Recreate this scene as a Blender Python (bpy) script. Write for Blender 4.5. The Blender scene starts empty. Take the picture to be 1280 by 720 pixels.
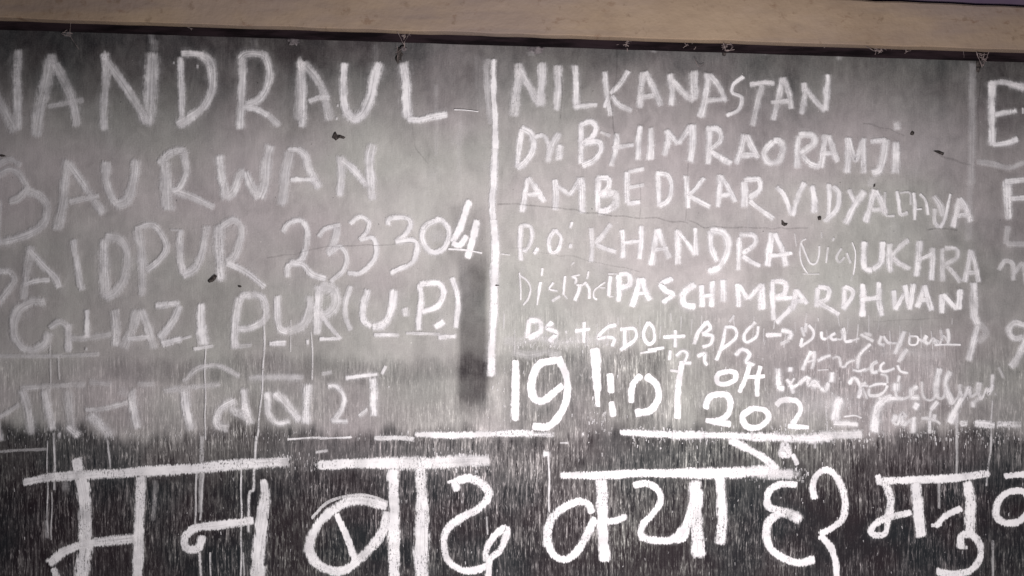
import bpy, math, random
import numpy as np
random.seed(7)
C = bpy.context.scene.collection
sc = bpy.context.scene

# ------------------------------------------------------------------ camera, light, exposure
# the board is the plane y = 0, one millimetre of board for each pixel of the 1280 px photograph
CAM_D = 1.62
CX, CZ = 0.64, 1.36                       # centre of the framed part, metres
cam = bpy.data.cameras.new('camera'); camo = bpy.data.objects.new('camera', cam); C.objects.link(camo)
camo.location = (CX, -CAM_D, CZ); camo.rotation_euler = (math.radians(90), 0, 0)
cam.sensor_width = 36; cam.lens = 36*CAM_D/1.28; cam.clip_start = .05; cam.clip_end = 100
sc.camera = camo
w = bpy.data.worlds.new('World'); sc.world = w; w.use_nodes = True
w.node_tree.nodes['Background'].inputs[0].default_value = (.80, .84, 1.0, 1)
w.node_tree.nodes['Background'].inputs[1].default_value = .05
def lamp(name, loc, target, size, energy, col):
    l = bpy.data.lights.new(name, 'AREA'); l.shape = 'DISK'; l.size = size; l.energy = energy; l.color = col
    o = bpy.data.objects.new(name, l); C.objects.link(o); o.location = loc
    d = [target[i]-loc[i] for i in range(3)]
    import mathutils
    o.rotation_euler = mathutils.Vector(d).to_track_quat('-Z', 'Y').to_euler()
lamp('front_area_light', (.78, -.85, 1.19), (.78, 0, 1.20), .16, 10.8, (1.0, .96, .96))  # unseen area light on the camera side, added for the central falloff
sc.view_settings.view_transform = 'Standard'; sc.view_settings.look = 'None'
sc.view_settings.exposure = 0; sc.view_settings.gamma = 1; sc.view_settings.use_curve_mapping = False
sc.render.engine = 'CYCLES'
sc.cycles.transparent_max_bounces = 40
sc.cycles.filter_width = 1.5
sc.render.resolution_x = 1024; sc.render.resolution_y = 576

def P(px, py, d=0.0):
    """photo position -> the point that lies there at distance d in front of the board"""
    k = (CAM_D-d)/CAM_D
    return (CX+(px-640)/1000*k, -d, CZ+(360-py)/1000*k)

# ------------------------------------------------------------------ node helpers
class NT:
    def __init__(s, name):
        s.m = bpy.data.materials.new(name); s.m.use_nodes = True
        s.t = s.m.node_tree; s.n = s.t.nodes; s.l = s.t.links
        s.bsdf = s.n['Principled BSDF']; s.out = s.n['Material Output']
        s.pos = s.n.new('ShaderNodeNewGeometry').outputs['Position']
    def put(s, sock, v):
        if hasattr(v, 'links') or isinstance(v, bpy.types.NodeSocket): s.l.new(v, sock)
        else: sock.default_value = v
    def math(s, op, a, b=0.0, c=0.0, clamp=False):
        n = s.n.new('ShaderNodeMath'); n.operation = op; n.use_clamp = clamp
        for i, v in enumerate((a, b, c)): s.put(n.inputs[i], v)
        return n.outputs[0]
    def add(s, a, b, clamp=False): return s.math('ADD', a, b, clamp=clamp)
    def mul(s, a, b, clamp=False): return s.math('MULTIPLY', a, b, clamp=clamp)
    def sub(s, a, b): return s.math('SUBTRACT', a, b)
    def ss(s, v, lo, hi, a=0.0, b=1.0):
        n = s.n.new('ShaderNodeMapRange'); n.interpolation_type = 'SMOOTHSTEP'
        for i, x in enumerate((v, lo, hi, a, b)): s.put(n.inputs[i], x)
        return n.outputs[0]
    def noise(s, scale, detail=3, rough=.55, off=(0, 0, 0), vec=None, dist=0):
        mp = s.n.new('ShaderNodeMapping'); s.put(mp.inputs[0], vec if vec is not None else s.pos)
        mp.inputs['Scale'].default_value = scale; mp.inputs['Location'].default_value = off
        n = s.n.new('ShaderNodeTexNoise'); s.l.new(mp.outputs[0], n.inputs['Vector'])
        n.inputs['Scale'].default_value = 1; n.inputs['Detail'].default_value = detail
        n.inputs['Roughness'].default_value = rough; n.inputs['Distortion'].default_value = dist
        return n.outputs['Fac']
    def attr(s, name):
        n = s.n.new('ShaderNodeAttribute'); n.attribute_name = name
        sp = s.n.new('ShaderNodeSeparateColor'); s.l.new(n.outputs['Color'], sp.inputs[0])
        return sp.outputs[0], sp.outputs[1], sp.outputs[2], n.outputs['Alpha']
    def mix(s, f, a, b):
        n = s.n.new('ShaderNodeMix'); n.data_type = 'RGBA'
        s.put(n.inputs['Factor'], f); s.put(n.inputs[6], a); s.put(n.inputs[7], b)
        return n.outputs[2]
    def bump(s, h, strength=.3, dist=.001):
        n = s.n.new('ShaderNodeBump'); n.inputs['Strength'].default_value = strength; n.inputs['Distance'].default_value = dist
        s.l.new(h, n.inputs['Height']); s.l.new(n.outputs[0], s.bsdf.inputs['Normal'])

# ------------------------------------------------------------------ materials
def board_material():
    m = NT('slate_paint_with_dust_and_shade')
    D, S, B, _ = m.attr('wear_and_shade')                       # chalk dust with painted top shade, vertical rubbing streaks, blotchiness
    wv = m.n.new('ShaderNodeCombineXYZ')
    m.l.new(m.mul(m.sub(m.noise((5, 1, 7), 3, .5, (3, 0, 1)),   .5), .009), wv.inputs[0])
    va = m.n.new('ShaderNodeVectorMath'); va.operation = 'ADD'; m.l.new(m.pos, va.inputs[0]); m.l.new(wv.outputs[0], va.inputs[1])
    wp = va.outputs[0]
    vert = m.noise((560, 1, 58), 3, .65, vec=wp)
    vert2 = m.noise((700, 1, 110), 2, .6, (5, 0, 3), vec=wp)
    patch = m.noise((7, 1, 11), 4, .6, (12, 0, 2), dist=1)
    fine = m.noise((520, 1, 520), 2, .6)
    brk = m.noise((26, 1, 13), 5, .7, (9, 0, 1))
    cloud = m.noise((5, 1, 7), 5, .55, (2, 0, 4), dist=.6)
    wipe = m.noise((19, 1, 9), 6, .62, (1, 0, 8), dist=1.2)
    wipe2 = m.noise((60, 1, 42), 4, .6, (3, 0, 2), dist=.8)
    streak = m.mul(m.ss(vert, .53, .68), m.ss(brk, .30, .70))
    streak = m.add(streak, m.mul(m.ss(vert2, .56, .72), m.ss(brk, .2, .8, .3, 1.0)))
    long_ = m.noise((300, 1, 26), 5, .7, (3, 0, 5), vec=wp)
    dark = m.ss(long_, .50, .30)
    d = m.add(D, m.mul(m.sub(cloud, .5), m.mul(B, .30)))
    d = m.add(d, m.mul(m.sub(wipe, .5), m.mul(B, .30)))
    d = m.add(d, m.mul(m.sub(wipe2, .5), m.mul(B, .22)))
    d = m.add(d, m.mul(m.sub(fine, .5), m.add(.06, m.mul(B, .10))))
    S = m.mul(S, m.ss(patch, .33, .62, .6, 1.35))
    d = m.add(d, m.mul(m.mul(m.sub(patch, .48), S), .16))
    d = m.add(d, m.mul(S, m.add(m.mul(streak, .46), m.sub(m.mul(m.ss(long_, .47, .80), m.ss(brk, .3, .7, .12, .72)), m.mul(dark, .16)))))
    speck = m.ss(m.noise((330, 1, 300), 1, .5, (4, 0, 7)), .77, .82)
    d = m.add(d, m.mul(speck, .35))
    d = m.math('MAXIMUM', d, 0.0); d = m.math('MINIMUM', d, 1.3)
    # second power: thin dust shows the paint, thick dust hides it
    grey = m.math('POWER', d, 1.35)
    tint = m.ss(m.noise((4, 1, 5), 3, .5, (8, 0, 1)), .35, .65)
    dust = m.mix(tint, (.72, .655, .655, 1), (.68, .67, .625, 1))
    tint2 = m.ss(m.noise((9, 1, 11), 3, .5, (1, 0, 6)), .4, .65)
    paint = m.mix(tint2, (.016, .010, .013, 1), (.010, .012, .015, 1))
    col = m.mix(grey, paint, dust)
    pit = m.ss(m.noise((210, 1, 210), 2, .5, (3, 0, 9)), .27, .22)
    col = m.mix(m.mul(pit, .7), col, (.02, .018, .02, 1))
    m.put(m.bsdf.inputs['Base Color'], col)
    m.put(m.bsdf.inputs['Roughness'], .72)
    m.bsdf.inputs['Specular IOR Level'].default_value = .22
    h = m.add(m.mul(vert, .6), m.add(fine, m.mul(cloud, 6)))
    m.bump(h, .35, .0009)
    return m.m

def ribbon_material(name, col_a, col_b):
    """uv = length along the stroke, -1..1 across; 'chalk' = opacity, softness, grain, roundness of the end"""
    m = NT(name)
    op, soft, grain, q = m.attr('chalk')
    uvn = m.n.new('ShaderNodeUVMap'); uvn.uv_map = 'UVMap'
    sp = m.n.new('ShaderNodeSeparateXYZ'); m.l.new(uvn.outputs[0], sp.inputs[0])
    u, v = sp.outputs[0], sp.outputs[1]
    av = m.math('ABSOLUTE', v)
    r = m.math('POWER', m.add(m.math('POWER', av, 3.2), m.math('POWER', q, 3.2)), .3125)
    e1 = m.noise((300, 1, 230), 4, .7, (6, 0, 2))
    e2 = m.noise((70, 1, 60), 3, .55, (2, 0, 5))
    vert = m.noise((520, 1, 75), 3, .65, (0, 0, 11))
    fine = m.noise((430, 1, 380), 3, .65)
    r = m.add(r, m.add(m.mul(m.sub(e1, .5), .55), m.mul(m.sub(e2, .5), m.add(.30, m.mul(soft, .65)))))
    r = m.add(r, m.mul(m.mul(m.sub(vert, .5), grain), 2.0))
    prof = m.ss(r, 1.0, m.sub(.98, soft))
    along = m.noise((16, 4.2, 1), 4, .62, vec=uvn.outputs[0])        # lengthwise lines left by the stick
    body = m.noise((80, 1, 45), 4, .6, (7, 0, 7))
    worn = m.ss(m.noise((24, 1, 24), 2, .5, (4, 0, 4)), .38, .66)      # pits come in patches
    skip = m.mul(m.ss(m.add(m.mul(fine, .5), m.mul(vert, .5)), .50, .40), worn)
    keep = m.sub(1.0, m.math('MULTIPLY', skip, m.mul(grain, 1.15), clamp=True))
    a = m.mul(m.mul(prof, op), keep)
    a = m.mul(a, m.add(.98, m.mul(m.sub(along, .5), m.mul(soft, 3.0))))
    a = m.mul(a, m.add(1.02, m.mul(m.sub(body, .5), m.mul(soft, 2.4))), clamp=True)
    press = m.noise((26, .05, 1), 2, .5, (4, 0, 0), vec=uvn.outputs[0])
    a = m.mul(a, m.ss(press, .3, .55, .78, 1.05), clamp=True)
    tint = m.ss(m.noise((30, 1, 34), 5, .7), .35, .65)
    m.put(m.bsdf.inputs['Base Color'], m.mix(tint, col_a, col_b))
    m.put(m.bsdf.inputs['Roughness'], .95)
    m.bsdf.inputs['Specular IOR Level'].default_value = .1
    m.put(m.bsdf.inputs['Alpha'], a)
    m.bump(m.add(fine, body), .3, .0006)
    return m.m

def beam_material():
    m = NT('old_cream_paint')
    n1 = m.noise((7, 3, 12), 5, .6); n2 = m.noise((3, 2, 30), 4, .6, (1, 0, 2)); n3 = m.noise((70, 20, 70), 4, .65, (5, 0, 1))
    col = m.mix(m.ss(n1, .35, .68), (.36, .265, .185, 1), (.285, .205, .145, 1))
    col = m.mix(m.mul(m.ss(n2, .45, .7), .55), col, (.20, .155, .145, 1))
    mauve = m.ss(m.noise((4, 2, 9), 4, .6, (7, 0, 3)), .42, .66)
    col = m.mix(m.mul(mauve, .35), col, (.235, .185, .19, 1))
    col = m.mix(m.mul(m.ss(n3, .60, .72), .45), col, (.15, .095, .06, 1))
    rust = m.mul(m.ss(m.noise((70, 9, 130), 4, .65, (2, 0, 6)), .55, .70), m.ss(m.noise((9, 2, 14), 3, .5, (6, 0, 6)), .44, .6))
    col = m.mix(m.mul(rust, .5), col, (.16, .085, .05, 1))
    m.put(m.bsdf.inputs['Base Color'], col); m.put(m.bsdf.inputs['Roughness'], .7)
    m.bsdf.inputs['Specular IOR Level'].default_value = .25
    m.bump(m.add(m.mul(n1, 5), n3), .5, .002)
    return m.m

def plain(name, a, b, scale=(40, 40, 40), rough=.85, bump=.5):
    m = NT(name); n = m.noise(scale, 4, .6)
    m.put(m.bsdf.inputs['Base Color'], m.mix(m.ss(n, .35, .65), (*a, 1), (*b, 1)))
    m.put(m.bsdf.inputs['Roughness'], rough); m.bsdf.inputs['Specular IOR Level'].default_value = .15
    m.bump(n, bump, .002)
    return m.m

M_board = board_material()
M_chalk = ribbon_material('white_chalk', (.76, .735, .75, 1), (.92, .89, .895, 1))
M_crack = ribbon_material('hairline_crack_dirt', (.035, .03, .032, 1), (.05, .04, .04, 1))
M_beam = beam_material()
M_strip = plain('dark_stained_wood', (.004, .002, .003), (.020, .012, .015), (16, 60, 110), .95)
M_wall = plain('violet_grey_wall_paint', (.085, .055, .10), (.12, .085, .125), (9, 9, 9))
M_chip = plain('bare_dark_mortar', (.022, .019, .018), (.09, .075, .07), (300, 300, 300))
M_web = plain('dusty_cobweb', (.25, .20, .19), (.13, .10, .10), (200, 200, 200))
M_dab = plain('dried_plaster_dab', (.20, .175, .18), (.08, .07, .075), (120, 120, 120))

# ------------------------------------------------------------------ objects
def link(name, me, mat, parent=None, loc=(0, 0, 0)):
    o = bpy.data.objects.new(name, me); C.objects.link(o)
    if mat: me.materials.append(mat)
    o.location = loc
    if parent: o.parent = parent
    return o
def empty(name, loc, parent=None):
    o = bpy.data.objects.new(name, None); o.empty_display_size = .02; C.objects.link(o); o.location = loc
    if parent: o.parent = parent
    return o
def tag(o, label=None, cat=None, group=None, kind=None):
    if label: o['label'] = label
    if cat: o['category'] = cat
    if group: o['group'] = group
    if kind: o['kind'] = kind
    return o
def wloc(o):
    x, y, z = 0, 0, 0
    while o: x += o.location[0]; y += o.location[1]; z += o.location[2]; o = o.parent
    return (x, y, z)

# --- wall behind / above
def boxmesh(name, x0, x1, y0, y1, z0, z1, bev=0, slope=0.0, seg=1, jitter=0, slope1=None):
    import bmesh
    bm = bmesh.new()
    nx = seg
    rows = []
    for i in range(nx+1):
        x = x0+(x1-x0)*i/nx; dz = slope*(x-CX); dt = dz if slope1 is None else slope1*(x-CX)
        j = [random.uniform(-jitter, jitter) for _ in range(4)]
        rows.append([bm.verts.new((x, y0, z0+dz+j[0])), bm.verts.new((x, y1, z0+dz)), bm.verts.new((x, y1, z1+dt)), bm.verts.new((x, y0, z1+dt+j[1]))])
    for i in range(nx):
        a, b = rows[i], rows[i+1]
        for k in range(4): bm.faces.new((a[k], b[k], b[(k+1) % 4], a[(k+1) % 4]))
    bm.faces.new(rows[0]); bm.faces.new(rows[-1][::-1])
    bmesh.ops.recalc_face_normals(bm, faces=bm.faces)
    if bev:
        es = [e for e in bm.edges if abs(e.verts[0].co.x-e.verts[1].co.x) > 1e-6]
        bmesh.ops.bevel(bm, geom=es, offset=bev, segments=3, affect='EDGES')
    me = bpy.data.meshes.new(name); bm.to_mesh(me); bm.free()
    return me

wall = link('wall', boxmesh('wall', -.9, 2.2, .02, .12, .6, 2.6), M_wall)
tag(wall, kind='structure')

_bz = P(640, -18.5, .032)[2]
upper = link('upper_wall', boxmesh('upper_wall', -.9, 2.2, -.024, .0195, _bz+.002, 2.4, 0, -.0425, 1, 0, 0), M_wall)
tag(upper, kind='structure')
# the sloping beam; it stands 32 mm proud of the board
BD = .032
SL = -(60.5-21)/1280*((CAM_D-BD)/CAM_D)
zb = P(640, 42, BD)[2]; zt = P(640, -18.5, BD)[2]
beam_root_x = CX
beam = link('painted_beam', boxmesh('painted_beam', -.75, 2.05, -BD, .018, zb, zt, .0014, SL*1.04, 90, .0007, -.0425), M_beam)
tag(beam, 'long cream painted beam, scuffed and sloping down to the right above the blackboard', 'beam')

# --- blackboard
board = empty('blackboard', (CX, 0, .80))
tag(board, 'worn dusty blackboard covered in white chalk capitals with large Hindi writing along the bottom', 'blackboard')
BO = (CX, 0, .80)

def sm(x, a, b):
    t = np.clip((x-a)/(b-a), 0, 1); return t*t*(3-2*t)
def rect(X, Y, x0, x1, y0, y1, f=12, g=None):
    g = g or f
    return sm(X, x0-f, x0+f)*(1-sm(X, x1-f, x1+f))*sm(Y, y0-g, y0+g)*(1-sm(Y, y1-g, y1+g))
def blob(X, Y, x, y, rx, ry): return np.exp(-((X-x)/rx)**2-((Y-y)/ry)**2)

def build_panel():
    nx, ny = 470, 210
    xs = np.linspace(-320, 1600, nx); ys = np.linspace(0, 960, ny)
    X, Y = np.meshgrid(xs, ys)
    rng = np.random.default_rng(3)
    X0, Y0 = X, Y
    X = X0+3.0*np.sin(Y0/27+1)+1.8*np.sin(Y0/9.3+X0/50)+1.2*np.sin(Y0/4.1+2); Y = Y0+4*np.sin(X0/43)+2.2*np.sin(X0/7.7+1)+1.5*np.sin(X0/3.3)
    wob = 5*np.sin(X/37)+4*np.sin(X/15+1)+3*np.sin(X/71+2)
    # chalk dust: a rubbed grey upper field, dark top (less dust, plus painted shade below the beam), black lower band
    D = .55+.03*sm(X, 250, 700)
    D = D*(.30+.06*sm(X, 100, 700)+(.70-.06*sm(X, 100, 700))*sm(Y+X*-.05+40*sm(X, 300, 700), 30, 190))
    D -= .07*blob(X, Y, 60, 80, 320, 60)  # top-left corner shade, taken out of the dust tone as well
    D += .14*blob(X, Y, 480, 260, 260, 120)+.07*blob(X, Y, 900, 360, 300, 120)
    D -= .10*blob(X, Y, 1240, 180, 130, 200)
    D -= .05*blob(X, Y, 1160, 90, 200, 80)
    for k in range(150):
        x, y = rng.uniform(-150, 1430), rng.uniform(60, 430); a = rng.uniform(-.045, .04)
        w_, h_ = rng.uniform(4, 26), rng.uniform(12, 75)
        D += a*np.exp(-(((X-x)+(Y-y)*rng.uniform(-.25, .25))/w_)**4-((Y-y)/h_)**2)
    for k in range(26):
        x, y = rng.uniform(520, 660), rng.uniform(60, 260)
        D += rng.uniform(-.07, .03)*np.exp(-((X-x)/rng.uniform(3, 9))**4-((Y-y)/rng.uniform(15, 60))**2)
    # wiped strips
    D -= .10*rect(X, Y, 130, 1220, 447, 475, 10, 6)*(1-sm(X, 600, 680))
    D -= .04*rect(X, Y, 0-400, 600, 452, 540, 20, 9)*(1-sm(X, 430, 560)*.9)
    D -= .09*rect(X, Y, 110, 330, 505, 545, 40, 14)
    D -= .33*rect(X0+1.2*np.sin(Y0/19), Y0, 573, 609.5, 326, 508, 4.5, 16)
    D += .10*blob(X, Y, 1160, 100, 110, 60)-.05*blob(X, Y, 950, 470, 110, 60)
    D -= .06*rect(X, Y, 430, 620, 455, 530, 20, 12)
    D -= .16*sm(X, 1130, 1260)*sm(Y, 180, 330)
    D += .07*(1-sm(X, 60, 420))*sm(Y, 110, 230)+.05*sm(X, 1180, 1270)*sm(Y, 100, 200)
    D -= .08*rect(X, Y, 860, 1120, 400, 540, 30, 20)
    D -= .12*rect(X, Y, 560, 608, 262, 330, 8, 14)
    D += .10*rect(X, Y, 622, 632, 400, 545, 8, 8)
    D -= .22*rect(X, Y, 636, 830, 436, 540, 16, 12)
    D -= .12*rect(X, Y, 880, 960, 515, 540, 12, 8)
    D -= .09*rect(X, Y, 1150, 1320, 498, 540, 20, 14)
    # lower black band
    edge = np.where(X < 330, 541-X*.0, 0)+np.where(X >= 330, 533, 0)
    low = sm(Y+wob*.8+3*np.sin(X0/5.1)+2*np.sin(X0/2.3+1), 530, 549)
    D = D*(1-low)+(.02)*low
    D += low*(.10*blob(X, Y, 380, 560, 200, 22)+.07*blob(X, Y, 690, 600, 260, 60)+.06*blob(X, Y, 1060, 560, 160, 30))
    D += low*.05*sm(Y, 690, 740)+low*.11*(1-sm(Y+10*np.sin(X0/60), 545, 640))
    S = .10+(.80+.45*blob(X, Y, 740, 600, 330, 90))*low
    S = np.maximum(S, .62*rect(X, Y, -400, 640, 446, 560, 20, 10))
    S = np.maximum(S, .95*rect(X, Y, 625, 860, 436, 560, 14, 12))
    S = np.maximum(S, .55*rect(X, Y, 860, 1320, 430, 560, 20, 30))
    S = np.maximum(S, .40*rect(X, Y, 620, 900, 385, 560, 20, 20))
    S = S*(1-.6*rect(X, Y, 573, 609, 322, 512, 5, 20))
    Bz = 1-.55*low
    verts = np.zeros((nx*ny, 3))
    k = 0
    X, Y = X0, Y0
    verts[:, 0] = (CX+(X.ravel()-640)/1000)-BO[0]
    bul = .0011*np.sin(X/210+1)*np.cos(Y/160)+.0006*np.sin(X/63)*np.sin(Y/47+2)
    verts[:, 1] = -bul.ravel()*0.6
    verts[:, 2] = (CZ+(360-Y.ravel())/1000)-BO[2]
    i = np.arange(nx-1); j = np.arange(ny-1)
    I, J = np.meshgrid(i, j); a = (J*nx+I).ravel()
    faces = np.stack([a+nx, a+nx+1, a+1, a], 1)
    # solid: give the sheet a back and sides as one box shell, 15 mm thick
    n0 = len(verts)
    c = [0, nx-1, nx*ny-1, nx*ny-nx]
    back = np.array([[verts[q][0], .015, verts[q][2]] for q in c])
    V = np.vstack([verts, back])
    F = [tuple(f) for f in faces]
    top = list(range(0, nx)); bot = list(range(nx*ny-nx, nx*ny)); lef = list(range(0, nx*ny, nx)); rig = list(range(nx-1, nx*ny, nx))
    F.append(tuple(top+[n0+1, n0])); F.append(tuple(bot[::-1]+[n0+3, n0+2])); F.append(tuple(lef[::-1]+[n0, n0+3])); F.append(tuple(rig+[n0+2, n0+1]))
    F.append((n0, n0+1, n0+2, n0+3))
    me = bpy.data.meshes.new('panel'); me.from_pydata(V.tolist(), [], F)
    at = me.color_attributes.new('wear_and_shade', 'FLOAT_COLOR', 'POINT')
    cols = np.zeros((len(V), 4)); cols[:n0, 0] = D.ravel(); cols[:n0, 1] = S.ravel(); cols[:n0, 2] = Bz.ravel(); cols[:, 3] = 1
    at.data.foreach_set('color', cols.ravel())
    for p in me.polygons: p.use_smooth = len(p.vertices) == 4
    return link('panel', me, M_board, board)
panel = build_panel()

# dark rail between the board and the beam, slightly in front of the board
RD = .010
SR = -(73-33)/1280
rail = link('top_rail', boxmesh('top_rail', -.75-BO[0], 2.05-BO[0], -RD, -.0022, P(640, 55, RD)[2]-BO[2], P(640, 26, RD)[2]-BO[2], .0025, 0, 1), M_strip, board)
me = rail.data; me.clear_geometry()
_t = boxmesh('top_rail_shape', -.75, 2.05, -RD, -.0022, P(640, 56.5, RD)[2], P(640, 26, RD)[2], .0018, SR*1.02, 260, .0011)
_t.materials.append(M_strip)
rail.data = _t; rail.location = (-BO[0], -BO[1], -BO[2])

# ------------------------------------------------------------------ chalk strokes
TX = dict(a=0, b=200, c=400, d=600, e=800, f=1040); TY = {'1': 50, '2': 200, '3': 370, '4': 540}
FINE = dict(A8=(940, 390), B8=(1080, 390), C8=(960, 455), D8=(1100, 455), E8=(640, 320), F8=(1080, 220), G8=(980, 280))
def tile(k):
    if k == 'px': return (0, 0, 1)
    if k in FINE: return FINE[k]+(8,)
    if k == 'q2': return (640, 240, 3)
    if k == 'h2': return (960, 240, 3)
    return (TX[k[0]], TY[k[1]], 4)
def spline(pts, step=2.2):
    pts = [np.array(p, float) for p in pts]
    if len(pts) == 1: pts = [pts[0]-np.array([.8, 0]), pts[0]+np.array([.8, 0])]
    if len(pts) == 2:
        n = max(2, int(np.linalg.norm(pts[1]-pts[0])/step)+1)
        return [pts[0]+(pts[1]-pts[0])*t for t in np.linspace(0, 1, n)]
    q = [2*pts[0]-pts[1]]+pts+[2*pts[-1]-pts[-2]]
    out = []
    for i in range(1, len(q)-2):
        p0, p1, p2, p3 = q[i-1:i+3]
        n = max(2, int(np.linalg.norm(p2-p1)/step)+1)
        for t in np.linspace(0, 1, n, endpoint=False):
            out.append(.5*((2*p1)+(-p0+p2)*t+(2*p0-5*p1+4*p2-p3)*t*t+(-p0+3*p1-3*p2+p3)*t**3))
    out.append(pts[-1]); return out

LAYER = [0]
class Ribbons:
    def __init__(s): s.V = []; s.F = []; s.uv = []; s.at = []
    def stroke(s, pts, w0, w1, op, soft, grain, round_=True, op1=None):
        """points in board millimetres, widths in millimetres"""
        L = spline(pts); n = len(L)
        seg = [0.0]
        for i in range(1, n): seg.append(seg[-1]+float(np.linalg.norm(L[i]-L[i-1])))
        tot = seg[-1] or 1
        # lengthen by a third of the width so that the round end falls outside the drawn point
        ext = .2*(w0+w1)/2
        d0 = (L[0]-L[1])/max(1e-6, np.linalg.norm(L[0]-L[1])); d1 = (L[-1]-L[-2])/max(1e-6, np.linalg.norm(L[-1]-L[-2]))
        L = [L[0]+d0*ext]+L+[L[-1]+d1*ext]; seg = [0]+[q+ext for q in seg]+[tot+2*ext]; tot += 2*ext; n += 2
        LAYER[0] = (LAYER[0]+1) % 90
        y0 = -(.0022+LAYER[0]*.00001)
        ua = random.uniform(0, 30); b0 = len(s.V); ph = random.uniform(0, 6)
        hw_e = min(tot/2, .5*(w0+w1)/2)
        # subdivide the end zones
        P2, S2 = [], []
        for i in range(n):
            P2.append(L[i]); S2.append(seg[i])
        for i, (p, q) in enumerate(zip(P2, S2)):
            a = P2[max(0, i-1)]; b = P2[min(n-1, i+1)]
            d = b-a; d = d/max(1e-6, np.linalg.norm(d)); nrm = np.array([-d[1], d[0]])
            t = q/tot
            if w0 < 3.2: p = p+nrm*(.5*math.sin(q/9+ph)+.35*math.sin(q/23+2*ph))
            hw = .5*(w0+(w1-w0)*t)*(1+.07*math.sin(q/17+ph)+.03*math.sin(q/5.3+2*ph))*1.16
            e = min(q, tot-q)/max(hw_e, .3)
            qq = max(0.0, 1-e) if round_ else 0.0
            oo = op if op1 is None else op+(op1-op)*t
            for sgn in (-1, 1):
                X, Y = p+nrm*hw*sgn
                s.V.append((CX+(X-640)/1000, y0-q*1e-8*4, CZ+(360-Y)/1000))
                s.uv.append((ua+q/1000, sgn)); s.at.append((oo, soft, grain, qq))
            if i: k = b0+2*i; s.F.append((k-2, k, k+1, k-1))
    def build(s, name, mat, parent):
        V = np.array(s.V); c = (V.max(0)+V.min(0))/2
        W = wloc(parent) if parent else (0, 0, 0)
        me = bpy.data.meshes.new(name); me.from_pydata((V-c).tolist(), [], s.F)
        uv = me.uv_layers.new(name='UVMap')
        at = me.color_attributes.new('chalk', 'FLOAT_COLOR', 'POINT')
        at.data.foreach_set('color', np.array(s.at, dtype=np.float32).ravel())
        vi = np.zeros(len(me.loops), dtype=np.int32); me.loops.foreach_get('vertex_index', vi)
        uv.data.foreach_set('uv', np.array(s.uv, dtype=np.float32)[vi].ravel())
        me.update()
        return link(name, me, mat, parent, (c[0]-W[0], c[1]-W[1], c[2]-W[2]))

def parse(txt, sc_op, soft, grain, R, halo, scale_w=1.0):
    key, rest = txt.split(None, 1)
    ox, oy, k = tile(key)
    for st in rest.split('|'):
        st = st.strip()
        if not st: continue
        hd, body = st.split(':')
        ws, op = hd.split(',')
        op1 = None
        if '>' in op: op, op1 = [float(v) for v in op.split('>')]
        else: op = float(op)
        if '>' in ws: w0, w1 = [float(v)/k for v in ws.split('>')]
        else: w0 = w1 = float(ws)/k
        w0 *= scale_w; w1 *= scale_w
        pts = [(ox+float(p.split(',')[0])/k, oy+float(p.split(',')[1])/k) for p in body.split()]
        if halo: R.stroke(pts, w0*1.75, w1*1.75, op*halo, 1.0, .15)
        R.stroke(pts, w0, w1, op*sc_op, soft, grain, op1=None if op1 is None else op1*sc_op)

def writing(label, lines, op=1.12, soft=.68, grain=.42, halo=.26, name='letter', sw=1.24, line_name='chalk_line'):
    ls = [l.strip() for l in lines.strip().splitlines() if l.strip()]
    f0 = ls[0].split(); first = f0[1] if f0[0][0] == '*' else f0[0]; root = empty(line_name, (0, 0, 0), board)
    ox, oy, k = tile(first)
    root.location = (CX+(ox-640)/1000-BO[0], 0, CZ+(360-oy-40)/1000-BO[2])
    root['label'] = label
    for l in ls:
        nm = name
        if l[0] == '*': nm, l = l[1:].split(None, 1)
        key, rest = l.split(None, 1)
        pieces = [key+' '+q for q in rest.split('|')] if nm in ('ruled_line', 'scratch', 'dash') else [l]
        for q in pieces:
            R = Ribbons(); parse(q, op, soft, grain, R, halo, sw); R.build(nm, M_chalk, root)

writing('topmost line of large smudged capitals on the left half', '''
a1 44,.55:95,50 88,180 90,300 92,450|50,.5:-60,180 0,310 40,380 80,460|44,.5:-85,60 -88,250 -85,450
a1 60,.5:255,95 235,220 205,330 180,480|45,.52:280,120 330,220 370,320 390,430|26,.35:240,335 310,322 420,300|40,.4:240,95 285,90
a1 40,.62:525,70 535,150 525,300 522,450|40,.55:540,110 620,220 690,330 735,420|62,.58:765,70 760,200 755,300 745,425|20,.4:527,65
b1 32,.72:105,90 108,200 112,320 115,440|30,.75:110,72 170,70 220,78|45,.62:205,75 250,110 265,190 255,270 215,340 150,390 90,425|20,.6:190,133|14,.7:72,115
b1 42,.62:415,95 415,200 408,320 402,445|38,.62:400,100 430,72 490,70 530,90 550,160 535,240 495,300 430,325|30,.75:410,335 490,350 545,380|34,.5:545,380 600,430
b1 40,.68:705,110 712,200 715,310 712,435|40,.3:700,150 690,400|45,.48:720,120 780,190 820,270 850,400|26,.65:745,310 800,290 850,290|40,.4:700,110
c1 36,.85:122,120 118,220 122,310 140,380|48,.8:130,360 170,395 215,370 255,280 275,180 300,115|14,.7:90,330|12,.7:85,395
c1 46,.85:415,120 430,200 432,300 440,390|34,.9:440,400 500,400 570,385 635,375
*dash c1 5,1.2:672,350 735,353 793,357
''')
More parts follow.
